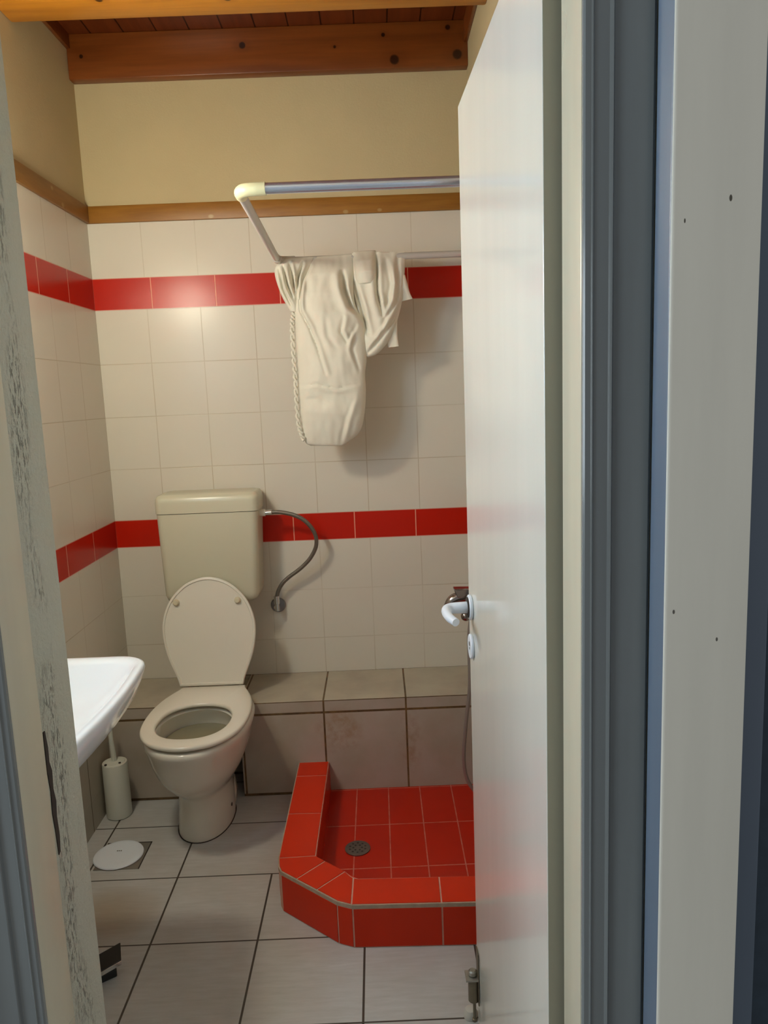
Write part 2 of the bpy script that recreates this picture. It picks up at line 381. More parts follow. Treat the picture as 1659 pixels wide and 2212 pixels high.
# ------------------------------------------------------------------ door frame (cream jambs, grey architraves)
XL, XR = .594, 1.261; YF = -2.114; YFL = -2.097; ZH = 2.03
def extr(bm, prof, z0, z1, mi=0): prism(bm, prof, z0, z1, mi)
bm = B(); box(bm, (.535, -2.024, 0), (.582, YI+.004, ZH+.02), bev=.0015); lj = link('trim_6', bm, M['roughjamb']); struct(lj, 'left door jamb rebate of chipped pale paint', 'door frame')
bm = B()
sl = [(a+.0135, b) for a, b in [(-2.0145, 1.045), (-2.010, 1.045), (-2.006, 1.02), (-2.007, 1.0), (-2.002, .985), (-2.004, .96), (-2.000, .94), (-2.003, .92), (-2.001, .89), (-2.004, .868), (-2.009, .866), (-2.011, .90), (-2.014, .93), (-2.012, .96), (-2.0155, .99)]]
lo = [bm.verts.new((.580, a, b)) for a, b in sl]; hi = [bm.verts.new((.5832, a, b)) for a, b in sl]
bm.faces.new(lo); bm.faces.new(hi[::-1])
for i in range(len(sl)): bm.faces.new((lo[i], lo[i-1], hi[i-1], hi[i]))
o = link('strike_slot', bm, M['dark'], lj); o['label'] = 'dark worn strike slot'
bm = B(); box(bm, (.535, YFL, 0), (XL, -2.024, ZH), bev=.003); struct(link('trim_7', bm, M['jamb']), 'cream stop of the left door jamb', 'door frame')
bm = B(); box(bm, (1.288, -2.03, 0), (1.335, YI+.004, ZH+.02), bev=.0015); struct(link('trim_8', bm, M['jamb']), 'right door jamb behind the hinges', 'door frame')
bm = B(); box(bm, (XR, YF, 0), (1.335, -2.03, ZH), bev=.002); struct(link('trim_9', bm, M['jamb']), 'cream stop of the right door jamb', 'door frame')
bm = B(); box(bm, (.535, YF, ZH), (1.335, YI+.004, 2.07), bev=.002); struct(link('trim_10', bm, M['jamb']), 'door head above the opening', 'door frame')
def arch(sign, x0, name, label, yf=YF):               # moulded architrave, plan profile extruded upwards
    prof = [(0, 0), (0, -.006), (.002, -.0078), (.0080, -.0078), (.0090, -.0096), (.0100, -.0096), (.0112, -.008), (.0265, -.008), (.0285, -.0112), (.0298, -.0118), (.0315, -.0085), (.040, -.0085), (.058, -.0105), (.064, -.013), (.070, -.013), (.073, -.010), (.073, .026), (0, .026)]
    pts = [(x0+sign*a, yf+.002+b) for a, b in prof]
    bm = B(); prism(bm, pts if sign > 0 else pts[::-1], 0, 2.11)
    struct(link(name, bm, M['grey'], smooth=25), label, 'door frame')
arch(1, XR+.001, 'trim_11', 'moulded grey architrave right of the doorway')
arch(-1, XL-.001, 'trim_12', 'moulded grey architrave left of the doorway', YFL)
# free-standing casing of the neighbouring doorway, in front of the architrave
bm = B()
pts = []
x0, x1, yf, yb, r = 1.323, 1.4085, -2.2014, -2.160, .004
for a in range(0, 91, 15): pts.append((x0+r-r*math.cos(math.radians(a)), yf+r-r*math.sin(math.radians(a))))
pts += [(x1, yf), (x1, yb), (x0, yb)]
prism(bm, pts, 0, 2.2, 0)
bm.faces.ensure_lookup_table()
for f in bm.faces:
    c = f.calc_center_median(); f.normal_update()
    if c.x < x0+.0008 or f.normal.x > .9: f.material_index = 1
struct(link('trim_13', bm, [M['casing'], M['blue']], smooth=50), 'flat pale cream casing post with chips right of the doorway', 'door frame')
bm = B(); box(bm, (1.345, -2.16, 0), (1.452, -2.125, 2.2), bev=.002); struct(link('trim_14', bm, M['blue']), 'blue-grey board behind the cream casing post', 'door frame')
bm = B(); box(bm, (1.452, -2.125, 0), (2.3, -2.085, 2.4)); struct(link('trim_15', bm, M['navy']), 'dark blue panel standing in for the unlit space at the right edge', 'panelling')  # panel coloured dark in place of the unlit space beyond

# ------------------------------------------------------------------ door leaf (open)
H0 = Vector((1.2425, -2.017, 0)); F0 = Vector((1.2195, -1.372, 0))
door = thing('door_1', 'open cream gloss door leaf standing into the bathroom', 'door', (H0.x, H0.y, 0.004)); door['kind'] = 'structure'
dd = (F0-H0).normalized(); dn = Vector((dd.y, -dd.x, 0)); L = (F0-H0).length      # dn points to +x (behind leaf)
def dpt(a, b, z): return H0 + dd*a + dn*b + Vector((0, 0, z))
bm = B(); pl = [dpt(0, 0, 0), dpt(L, 0, 0), dpt(L, .04, 0), dpt(0, .04, 0)]
prism(bm, [(p.x, p.y) for p in pl], .006, 2.012)
bm.faces.ensure_lookup_table()
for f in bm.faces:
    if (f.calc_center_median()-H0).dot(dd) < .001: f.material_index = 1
link('door_leaf', bm, [M['door'], M['dooredge_shaded']], door, bevel=.0015)
# white lever handle
zh = 1.020
hd = None
bm = B(); cyl(bm, dpt(L-.040, .0, zh), dpt(L-.040, -.008, zh), .0265, bev=.002); hr = link('handle_rose', bm, M['wplastic'], door)
bm = B()
tube(bm, [dpt(L-.040, -.006, zh), dpt(L-.040, -.030, zh), dpt(L-.041, -.045, zh), dpt(L-.050, -.054, zh), dpt(L-.070, -.057, zh-.001), dpt(L-.100, -.054, zh-.003), dpt(L-.122, -.045, zh-.006)], .0115, 16, 8, lambda t: 1.1-.38*t)
o = link('door_handle', bm, M['wplastic'], door); o['label'] = 'white plastic lever handle'
bm = B(); cyl(bm, dpt(L-.040, -.008, zh), dpt(L-.040, -.0105, zh), .0215); link('rose_seam', bm, M['dark'], hr)
zk = .935
bm = B(); cyl(bm, dpt(L-.040, 0, zk), dpt(L-.040, -.007, zk), .0265, bev=.002); ke = link('key_escutcheon', bm, M['wplastic'], door)
bm = B(); cyl(bm, dpt(L-.040, -.0065, zk+.006), dpt(L-.040, -.0074, zk+.006), .005); cyl(bm, dpt(L-.040, -.0065, zk-.004), dpt(L-.040, -.0074, zk-.004), .003); link('keyhole', bm, M['dark'], ke)
# floor bolt low on the leaf
bt = None
bm = B(); a0 = L-.012
box(bm, tuple(dpt(a0-.022, -.0035, .075)), tuple(dpt(a0+.008, .0, .205))); fb = link('floor_bolt', bm, M['hook'], door); fb['label'] = 'tarnished metal floor bolt'
bm = B(); cyl(bm, dpt(a0-.008, -.0125, .080), dpt(a0-.008, -.0125, .139), .0122, bev=.001); link('bolt_barrel', bm, M['hook'], fb)
bm = B(); box(bm, tuple(dpt(a0-.024, -.031, .140)), tuple(dpt(a0+.008, -.002, .144))); link('bolt_flange', bm, M['bolt'], fb)
bm = B(); cyl(bm, dpt(a0-.008, -.0135, .144), dpt(a0-.008, -.0135, .158), .0095, bev=.003); link('bolt_knob', bm, M['bolt'], fb)
bm = B(); cyl(bm, dpt(a0-.008, -.011, .030), dpt(a0-.008, -.011, .082), .0035); lathe(bm, [(.001, .034), (.0055, .032), (.0055, .026), (.001, .024)], tuple(dpt(a0-.008, -.011, 0)), n=16); link('bolt_rod', bm, M['hook'], fb)
bm = B(); lathe(bm, [(.016, 0), (.016, .014), (.012, .021), (.001, .023)], (1.204, -1.352, .0005), n=24)
tag(link('door_stop', bm, M['palebit']), 'small pale floor stop under the bolt of the open door', 'door stop')
# hinge knuckles
for z in (.25, 1.75):
    bm = B(); cyl(bm, dpt(-.004, .047, z-.05), dpt(-.004, .047, z+.05), .006); link('hinge', bm, M['chrome'], door)

# ------------------------------------------------------------------ tiled ledge along the back wall
HL = Z['h']; DL = -.294
bm = B()
NX0, NX1 = .285, .489
box(bm, (.0008, DL, 0), (NX0, -.0008, HL)); box(bm, (NX1, DL, 0), (W-.0008, -.0008, HL)); box(bm, (NX0, -.12, 0), (NX1, -.0008, HL-.02))
tag(link('tiled_ledge', bm, M['ledge'], bevel=.0015), 'low beige tiled ledge boxed along the back wall', 'ledge')

# ------------------------------------------------------------------ shower tray
tray = thing('shower_tray', 'built-in shower tray of glossy red tiles with chamfered corner', 'shower tray', (1.1, -.7, 0))
ZT = .125
outer = [(.7, -.2945), (.697, -.885), (.7025, -.925), (.712, -.947), (.880, -1.089), (.922, -1.107), (W, -1.121)]
inner = [(.810, -.2945), (.8065, -.882), (.8965, -.961), (.915, -.985), (.935, -.996), (W, -1.010)]
bm = B(); prism(bm, [(a, b) for a, b in outer] + inner[::-1], 0, ZT); link('kerb', bm, M['redgrout'], tray)
def inset(poly, d):
    n = len(poly); out = []; A = sum(poly[i][0]*poly[(i+1) % n][1]-poly[(i+1) % n][0]*poly[i][1] for i in range(n))
    s = 1 if A > 0 else -1
    for i in range(n):
        p0, p1, p2 = Vector(poly[i-1]), Vector(poly[i]), Vector(poly[(i+1) % n])
        a = (p1-p0).normalized(); b = (p2-p1).normalized()
        na = Vector((-a.y, a.x))*s; nb = Vector((-b.y, b.x))*s; k = (na+nb)
        k = k/max(.25, k.length_squared)*2
        out.append(tuple(p1+k*d))
    return out
tops = [[(.700, -.296), (.810, -.296), (.810, -.400), (.699, -.398)],
        [(.699, -.398), (.810, -.400), (.808, -.648), (.698, -.645)],
        [(.698, -.645), (.808, -.648), (.8065, -.880), (.697, -.884)],
        [(.697, -.884), (.8065, -.880), (.837, -.907), (.760, -.986), (.713, -.947), (.7035, -.925)],
        [(.760, -.986), (.837, -.907), (.897, -.960), (.821, -1.037)],
        [(.821, -1.037), (.897, -.960), (.913, -.984), (.921, -.992), (.919, -1.105), (.880, -1.087)],
        [(.919, -1.105), (.921, -.992), (.935, -.997), (1.161, -1.003), (1.159, -1.112)],
        [(1.159, -1.112), (1.161, -1.003), (1.39, -1.009), (1.39, -1.118)],
        [(1.39, -1.118), (1.39, -1.009), (W, -1.01), (W, -1.12)]]
bm = B()
for p in tops: prism(bm, inset(p, .0022), ZT-.001, ZT+.0018)
link('kerb_top_tiles', bm, M['red'], tray, bevel=.0006)
bm = B()
def vtile(p0, p1, z0, z1, out=.0020, g=.0022):
    p0, p1 = Vector(p0), Vector(p1); d = (p1-p0).normalized(); n = Vector((d.y, -d.x)); a = p0+d*g; b = p1-d*g
    prism(bm, [tuple(a-n*.003), tuple(b-n*.003), tuple(b+n*out), tuple(a+n*out)], z0, z1)
zb, zt2 = .003, ZT-.011
for a, b in [((.7, -.2945), (.6985, -.53)), ((.6985, -.53), (.697, -.76)), ((.697, -.76), (.697, -.885)), ((.7125, -.9475), (.880, -1.089)), ((.880, -1.089), (.922, -1.107)), ((.922, -1.107), (1.160, -1.1137)), ((1.160, -1.1137), (W, -1.121))]:
    vtile(a, b, zb, zt2)
link('kerb_front_tiles', bm, M['red'], tray, bevel=.0005)
bm = B()
for a, b in zip(outer, outer[1:]): vtile(a, b, ZT-.0105, ZT+.0004, out=.0014, g=-.0006)
link('kerb_edge_grout', bm, M['rimgrout'], tray)
bm = B()
for a, b in [((.810, -.2945), (.8065, -.882)), ((.8065, -.882), (.8965, -.961)), ((.8965, -.961), (.935, -.996)), ((.935, -.996), (W, -1.010))]:
    p0, p1 = Vector(a), Vector(b); d = (p1-p0).normalized(); n = Vector((-d.y, d.x))
    prism(bm, [tuple(p0-n*.003), tuple(p1-n*.003), tuple(p1+n*.002), tuple(p0+n*.002)], .012, ZT-.004)
link('kerb_inner_tiles', bm, M['red'], tray)
bm = B(); prism(bm, [(.808, -.2945), (.8055, -.884), (.896, -.963), (.934, -.998), (W, -1.012), (W, -.2945)], 0, .012); link('tray_floor', bm, M['trayfloor'], tray)
bm = B(); lathe(bm, [(.001, .012), (.041, .012), (.041, .0155), (.036, .0165), (.001, .0165)], (.921, -.676, 0)); dr = link('drain', bm, M['drain'], tray)
bm = B()
for r, k in ((.014, 6), (.026, 10)):
    for i in range(k):
        a = 2*math.pi*(i+.5*(r > .02))/k; cyl(bm, (.921+r*math.cos(a), -.676+r*math.sin(a), .016), (.921+r*math.cos(a), -.676+r*math.sin(a), .0169), .0035, n=10)
link('drain_hole', bm, M['dark'], dr)

# ------------------------------------------------------------------ toilet
CX = .393
toilet = thing('toilet', 'cream white floor-standing toilet with its seat lid raised', 'toilet', (CX, -.45, 0))
def oval(cx, rx, yf, yb, z, n=56, ef=2.1, eb=2.6, wide=.56):
    cy = yf+(yb-yf)*wide; out = []
    for i in range(n):
        a = 2*math.pi*i/n; c, s = math.cos(a), math.sin(a)
        e = ef if s < 0 else eb; ry = (cy-yf) if s < 0 else (yb-cy)
        out.append((cx+rx*math.copysign(abs(c)**(2/e), c), cy+ry*math.copysign(abs(s)**(2/e), s), z))
    return out
pan_top = .397
secs = [(.380, .094, -.586, -.300, 0), (.381, .094, -.588, -.300, .02), (.386, .090, -.592, -.300, .10), (.389, .090, -.600, -.300, .155),
        (.391, .097, -.622, -.290, .178), (.391, .112, -.655, -.280, .200), (.391, .132, -.692, -.270, .235), (.391, .150, -.722, -.26, .275), (.392, .164, -.738, -.255, .32), (CX, .173, -.751, -.25, .36), (CX+.001, .1775, -.7605, -.245, .378), (CX+.001, .1780, -.7610, -.245, .388), (CX+.001, .1755, -.7585, -.245, .3955), (CX, .170, -.752, -.248, .398)]
rings = [oval(*s) for s in secs]
rings += [oval(CX, .130, -.700, -.395, .397, ef=2, eb=2, wide=.5), oval(CX, .124, -.695, -.400, .392, ef=2, eb=2, wide=.5), oval(CX, .128, -.696, -.385, .36, ef=2, eb=2.2, wide=.5),
          oval(CX, .124, -.688, -.372, .31, ef=2, eb=2.2, wide=.5), oval(CX, .110, -.672, -.385, .265, ef=2, eb=2.2, wide=.5), oval(CX, .090, -.655, -.42, .245, ef=2, eb=2.2, wide=.5), oval(CX, .055, -.64, -.50, .225, ef=2, eb=2, wide=.5), oval(CX, .045, -.635, -.52, .19, ef=2, eb=2, wide=.5)]
bm = B(); loft(bm, rings); link('pan', bm, M['toilet'], toilet, smooth=60)
# side buttress at the back of the foot
bm = B()
bt_ = []
for z, x1, y0, y1 in [(0, .478, -.43, -.297), (.06, .480, -.42, -.297), (.13, .466, -.40, -.297), (.19, .446, -.37, -.28), (.25, .44, -.33, -.27)]:
    bt_.append([(.30, y0-.02, z), (x1-.035, y0-.03, z), (x1-.010, y0, z), (x1, y0+.045, z), (x1, y1, z), (.30, y1, z)])
loft(bm, bt_); link('foot_flare', bm, M['toilet'], toilet, smooth=60, sub=1)
bm = B(); loft(bm, [oval(CX, .121, -.685, -.380, .334, ef=2, eb=2.2, wide=.5), oval(CX, .119, -.683, -.383, .3355, ef=2, eb=2.2, wide=.5)]); link('water_surface', bm, M['water'], toilet)
bm = B(); loft(bm, [oval(CX, .1275, -.690, -.3745, .333, ef=2, eb=2.2, wide=.5), oval(CX, .1262, -.690, -.3748, .344, ef=2, eb=2.2, wide=.5)], False, False); link('scale_ring', bm, simple('brown_limescale', (.22, .18, .09), .5, 0, .4, 60, .1), toilet)
bm = B(); lathe(bm, [(.001, 0), (.006, 0), (.006, .004), (.001, .005)], (.4725, -.455, .062), 'x', 16); link('bolt_hole', bm, M['dark'], toilet)
# silicone line round the foot
bm = B(); loft(bm, [oval(.380, .097, -.590, -.297, 0.0003), oval(.380, .097, -.590, -.297, .0018)]); link('foot_seal', bm, M['dark'], toilet)
# outlet block behind pan
bm = B(); box(bm, (CX-.09, -.27, .30), (CX+.09, -.12, .398), bev=.02); link('pan_shelf', bm, M['toilet'], toilet)
bm = B(); tube(bm, [(CX, -.085, .706), (CX, -.085, .5), (CX, -.10, .42), (CX, -.16, .37)], .022); link('flush_pipe', bm, M['wplastic'], toilet)
# seat ring
hw = [(-.252, .117), (-.27, .120), (-.31, .137), (-.37, .158), (-.44, .1705), (-.51, .1745), (-.58, .171), (-.64, .158), (-.69, .132), (-.725, .098), (-.745, .060), (-.755, .025)]
def seat_outline(grow=0, n=96):
    pts = [(CX+.003+w_+grow, y) for y, w_ in hw] + [(CX+.003, -.7575-grow)] + [(CX+.003-w_-grow, y) for y, w_ in hw[::-1]]
    q = cr([(a, b, 0) for a, b in pts], 6); q = [(p.x, p.y) for p in q]
    back = [(CX+.003-.117+.234*t/8, -.252) for t in range(1, 8)]
    return q + back
so = seat_outline()
def resample(poly, n):
    P = [Vector(p) for p in poly]; P.append(P[0]); Ls = [0]
    for a, b in zip(P, P[1:]): Ls.append(Ls[-1]+(b-a).length)
    out = []; j = 0
    for i in range(n):
        s = Ls[-1]*i/n
        while Ls[j+1] < s: j += 1
        t = (s-Ls[j])/max(1e-9, Ls[j+1]-Ls[j]); out.append(P[j].lerp(P[j+1], t))
    return out
cc = Vector((CX, -.552))
O = resample(so, 120)
def ringpts(f, z): return [(cc.x+(p.x-cc.x)*f, cc.y+(p.y-cc.y)*f, z) for p in O]
I = []
for p in O:
    a = math.atan2((p.y-cc.y)/1.0, (p.x-cc.x)/1.0)
    c, s = math.cos(a), math.sin(a); e = 2.3
    r = 1/((abs(c)/.120)**e+(abs(s)/.138)**e)**(1/e)
    I.append(Vector((cc.x+c*r, cc.y+s*r)))
def irp(f, z): return [(cc.x+(p.x-cc.x)*f, cc.y+(p.y-cc.y)*f, z) for p in I]
z0, z1 = .4075, .423
bm = B()
rg = [ringpts(.985, z0), ringpts(1.0, z0+.004), ringpts(1.0, z1-.006), ringpts(.985, z1-.001), ringpts(.965, z1), irp(1.06, z1), irp(1.02, z1-.002), irp(1.0, z1-.007), irp(1.0, z0+.003), irp(1.03, z0)]
R = loft(bm, rg, False, False)
for i in range(120):
    bm.faces.new((R[-1][i], R[-1][(i+1) % 120], R[0][(i+1) % 120], R[0][i]))
link('seat_ring', bm, M['seat'], toilet, smooth=70)
# raised lid leaning on the cistern
lw = [(0, .117), (.06, .123), (.14, .136), (.25, .1535), (.36, .1655), (.47, .1715), (.58, .1705), (.69, .160), (.79, .141), (.87, .115), (.935, .084), (.975, .052), (.995, .022)]
LB = Vector((CX-.004, -.253, .4255)); LT = Vector((CX-.0075, -.192, .822)); lv = LT-LB; ln = Vector((1, 0, 0)).cross(lv).normalized()
if ln.y > 0: ln = -ln
def lidring(f, off):
    pts = [(w_, t) for t, w_ in lw] + [(0, 1.0)] + [(-w_, t) for t, w_ in lw[::-1]]
    q = [(p.x, p.y) for p in cr([(a, b, 0) for a, b in pts], 5)] + [(-.117+.234*k/8, 0) for k in range(1, 8)]
    out = []
    for a, t in q:
        t2 = .5+(t-.5)*f; out.append(LB+Vector((1, 0, 0))*a*f+lv*t2+ln*off)
    return out
bm = B(); loft(bm, [lidring(.97, -.014), lidring(1.0, -.008), lidring(1.0, .006), lidring(.985, .008), lidring(.955, .008), lidring(.945, .004)]); ld = link('seat_lid', bm, M['seat'], toilet, smooth=60)
ld['label'] = 'raised cream seat lid'
for sx in (-.116, .111):
    p = LB+lv*.775+Vector((sx, 0, 0)); bm = B(); cyl(bm, p+ln*.003, p+ln*.016, .0125, .0105, 20, bev=.0025); link('bumper', bm, M['bumper'], ld)
for sx in (-.075, .075):
    bm = B(); cyl(bm, (CX+sx-.02, -.238, .425), (CX+sx+.02, -.238, .425), .011, n=18, bev=.002); link('hinge', bm, M['seat'], toilet)
# cistern
cis = thing('toilet_cistern', 'yellowed plastic cistern hung on the wall above the toilet', 'cistern', (.394, -.0, .72))
def rrect(x0, x1, y0, y1, r, z, k=5):
    out = []
    for cx_, cy_, a0 in ((x1-r, y1-r, 0), (x0+r, y1-r, 90), (x0+r, y0+r, 180), (x1-r, y0+r, 270)):
        for i in range(k+1):
            a = math.radians(a0+90*i/k); out.append((cx_+r*math.cos(a), cy_+r*math.sin(a), z))
    return out
bm = B()
loft(bm, [rrect(.262, .524, -.125, -.005, .02, .707), rrect(.240, .545, -.145, -.005, .025, .712), rrect(.222, .562, -.158, -.005, .028, .724), rrect(.2145, .570, -.163, -.005, .028, .745), rrect(.2065, .5835, -.168, -.005, .028, 1.056)])
link('tank', bm, M['cistern'], cis, smooth=50)
bm = B()
loft(bm, [rrect(.2035, .5875, -.1705, -.003, .030, 1.0585), rrect(.2035, .5875, -.171, -.003, .030, 1.098), rrect(.205, .5855, -.169, -.004, .030, 1.112), rrect(.212, .579, -.162, -.008, .028, 1.124), rrect(.224, .567, -.150, -.016, .024, 1.1275)])
o = link('tank_lid', bm, M['cistern'], cis, smooth=50)
bm = B(); cyl(bm, (.583, -.10, 1.040), (.603, -.10, 1.040), .014, n=8); link('inlet_nut', bm, M['seat'], cis)
# supply hose and valve
sh = thing('supply_hose', 'braided steel supply hose curving from cistern to wall valve', 'hose', (.618, -.045, .68))
hp = [(.612, -.1, 1.040), (.640, -.1, 1.041), (.668, -.1, 1.038), (.708, -.098, 1.027), (.745, -.094, 1.006), (.774, -.088, .972), (.788, -.081, .935), (.785, -.074, .895), (.762, -.066, .852), (.732, -.060, .820), (.702, -.055, .796), (.672, -.052, .775), (.645, -.049, .750), (.626, -.046, .718), (.618, -.045, .685)]
bm = B(); tube(bm, hp, .0078, 14, 6); link('braided_hose', bm, M['braid'], sh)
bm = B(); cyl(bm, (.603, -.1, 1.040), (.628, -.1, 1.0405), .0105, n=16, bev=.001); link('crimp_fitting', bm, M['chrome'], sh)
bm = B(); cyl(bm, (.618, -.045, .700), (.618, -.045, .668), .0115, n=16, bev=.001); link('crimp_fitting', bm, M['chrome'], sh)
va = thing('wall_valve', 'round chrome shut-off valve on the tiles below the hose', 'valve', (.617, 0, .652))
bm = B(); lathe(bm, [(.001, -.012), (.026, -.010), (.0295, -.005), (.0295, -.0005), (.001, -.0005)], (.617, 0, .652), 'y', 32); link('flange', bm, simple('dark_valve_steel', (.24, .24, .25), .3, .8, .1, 40, .05), va)
bm = B(); cyl(bm, (.617, -.010, .654), (.617, -.050, .654), .011, n=16, bev=.001); cyl(bm, (.618, -.045, .640), (.618, -.045, .670), .009, n=16); link('valve_body', bm, M['chrome'], va)

# ------------------------------------------------------------------ toilet brush
br = thing('toilet_brush', 'off-white cylindrical toilet brush holder in the corner by the toilet', 'toilet brush', (.052, -.385, 0))
bm = B(); lathe(bm, [(.040, 0), (.044, .003), (.0445, .01), (.0435, .199), (.042, .203), (.001, .2035)], (.052, -.385, .0003), n=40); link('holder', bm, M['brush'], br)
bm = B(); lathe(bm, [(.036, .2035), (.034, .206), (.012, .209), (.001, .209)], (.052, -.385, 0), n=32); lid = link('holder_lid', bm, M['brush'], br)
for a, b in ((-.022, -.028), (.024, -.016)):
    bm = B(); cyl(bm, (.052+a, -.385+b, .2055), (.052+a, -.385+b, .2085), .0045, n=12); link('lid_hole', bm, M['dark'], lid)
bm = B(); tube(bm, [(.052, -.385, .205), (.049, -.385, .26), (.047, -.385, .32), (.046, -.385, .38), (.046, -.385, .40)], .0075, 14, 6, lambda t: 1.25-.4*t); link('handle', bm, M['brush'], br)

# ------------------------------------------------------------------ floor drain cap
fc = thing('floor_drain', 'square grey floor drain partly covered by a round white cap', 'floor drain', (.145, -.64, 0))
bm = B(); box(bm, (.076, -.716, 0), (.2195, -.572, .002), bev=.0005); link('drain_plate', bm, simple('grey_drain_plate', (.20, .18, .155), .5, .2, .1, 30, .1), fc)
bm = B(); 
for a, b in (((.073, -.572, 0), (.2225, -.566, .0012)), ((.2195, -.716, 0), (.2225, -.566, .0012))): box(bm, a, b)
link('drain_gap', bm, M['dark'], fc)
cap = thing('drain_cap', 'round white plastic cap lying on the floor drain', 'cap', (.134, -.642, .003))
bm = B(); lathe(bm, [(.001, .0025), (.078, .0025), (.080, .0045), (.078, .008), (.066, .011), (.060, .0100), (.001, .013)], (.134, -.642, 0), n=56); link('cap_disc', bm, M['wplastic'], cap)
bm = B()
for k in range(3): box(bm, (.126+k*.006, -.634, .0125), (.1295+k*.006, -.630, .0136))
link('cap_screw', bm, M['drain'], cap)

# ------------------------------------------------------------------ pedal bin (mostly behind the jamb)
pb = thing('pedal_bin', 'pedal bin behind the door jamb showing its black foot pedal', 'bin', (.125, -1.275, 0))
BC = (.125, -1.275)
bm = B(); lathe(bm, [(.080, .0), (.082, .005), (.084, .225), (.080, .23), (.001, .23)], (*BC, .0005), n=36); link('bin_body', bm, M['chrome'], pb)
bm = B(); lathe(bm, [(.085, .228), (.085, .240), (.060, .262), (.001, .268)], (*BC, 0), n=36); link('bin_lid', bm, M['black'], pb)
pA, pB = Vector((.303, -1.122, .050)), Vector((.3245, -1.182, .046)); pd = Vector((-.100, -.066, -.018))
def slab(bm, a, b, d, t): loft(bm, [[a, b, b+Vector((0, 0, t)), a+Vector((0, 0, t))], [a+d, b+d, b+d+Vector((0, 0, t)), a+d+Vector((0, 0, t))]])
bm = B(); slab(bm, pA, pB, pd, .008); pe = link('foot_pedal', bm, M['black'], pb, bevel=.002)
ee = (pB-pA).normalized()*.003
bm = B(); slab(bm, pB+Vector((0, 0, -.004)), pB+ee+Vector((0, 0, -.004)), pd, .010); link('pedal_edge', bm, M['chrome'], pe)
bm = B(); slab(bm, Vector((.296, -1.148, .0005)), Vector((.308, -1.176, .0005)), pd*1.05+Vector((0, 0, .018)), .022); link('foot_rest', bm, M['black'], pb, bevel=.003)

# ------------------------------------------------------------------ wash basin
ba = thing('wash_basin', 'bright white porcelain wash basin on the left wall', 'wash basin', (0, -1.33, .82))
def bs(x1, y0, y1, z, r, x0=0.001, k=8, bow=0):
    out = [(x0, y1, z)]
    for i in range(k*2+1):
        t = i/(2*k)
        pass
    pts = []
    for cx_, cy_, a0 in ((x1-r, y1-r, 90), (x1-r, y0+r, 0)):
        for i in range(k+1):
            a = math.radians(a0-90*i/k); xx = cx_+r*math.cos(a); yy = cy_+r*math.sin(a)
            pts.append((xx, yy, z))
    # bow of the front edge
    q = [(x0, y1, z)] + [(x0+(pts[0][0]-x0)*t, y1, z) for t in (.25, .5, .75)] + pts[:k+1]
    for t in (.2, .4, .6, .8):
        a, b = pts[k], pts[k+1]; q.append((a[0]+bow*math.sin(math.pi*t), a[1]+(b[1]-a[1])*t, z))
    q += pts[k+1:] + [(x0+(pts[-1][0]-x0)*t, y0, z) for t in (.75, .5, .25)] + [(x0, y0, z)]
    q += [(x0, y0+(y1-y0)*t, z) for t in (.2, .4, .6, .8)]
    return q
Y0, Y1 = -1.62, -1.045
outr = [bs(.20, -1.50, -1.16, .655, .07), bs(.30, -1.55, -1.11, .668, .10, bow=.004), bs(.365, -1.585, -1.085, .700, .10, bow=.006), bs(.408, -1.605, -1.063, .745, .085, bow=.008), bs(.426, Y0+.004, Y1-.004, .788, .085, bow=.010), bs(.432, Y0, Y1, .812, .080, bow=.012), bs(.430, Y0+.002, Y1-.002, .820, .080, bow=.012), bs(.424, Y0+.008, Y1-.008, .8225, .076, bow=.012)]
inn = [bs(.412, Y0+.034, Y1-.030, .8205, .068, .10, bow=.01), bs(.404, Y0+.042, Y1-.038, .812, .068, .11, bow=.01), bs(.375, Y0+.068, Y1-.060, .770, .07, .125, bow=.008), bs(.33, -1.52, -1.15, .728, .08, .15), bs(.27, -1.45, -1.23, .706, .05, .18)]
bm = B(); loft(bm, outr+inn); link('basin', bm, M['basin'], ba, smooth=70)
bm = B(); lathe(bm, [(.001, 0), (.022, 0), (.022, .003), (.001, .004)], (.225, -1.33, .706)); link('waste', bm, M['chrome'], ba)
bm = B(); tube(bm, [(.20, -1.33, .66), (.20, -1.33, .56), (.17, -1.33, .50), (.10, -1.33, .50), (.0, -1.33, .54)], .016); link('waste_pipe', bm, M['wplastic'], ba)
tp = thing('basin_tap', 'chrome basin tap standing on the wash basin', 'tap', (.055, -1.33, .823))
bm = B(); cyl(bm, (.055, -1.33, .8235), (.055, -1.33, .90), .022, .018, bev=.002); tube(bm, [(.055, -1.33, .87), (.10, -1.33, .885), (.15, -1.33, .88), (.17, -1.33, .86)], .011); link('tap_body', bm, M['chrome'], tp)
bm = B(); tube(bm, [(.055, -1.33, .898), (.06, -1.33, .915), (.10, -1.33, .93)], .007); link('lever', bm, M['chrome'], tp)

# ------------------------------------------------------------------ wall lamp above the basin (the room's light)
wl = thing('wall_lamp', 'round globe wall lamp above the wash basin', 'wall lamp', (0, -1.18, 1.97))
bm = B(); lathe(bm, [(.001, 0.001), (.05, 0.001), (.05, .012), (.02, .03), (.018, .045), (.001, .045)], (0, -1.18, 1.97), 'x', 32); link('lamp_base', bm, M['wplastic'], wl)
bm = B(); bmesh.ops.create_uvsphere(bm, u_segments=32, v_segments=16, radius=.07, matrix=Matrix.Translation(LAMP_POS)); link('lamp_globe', bm, M['glow'], wl)

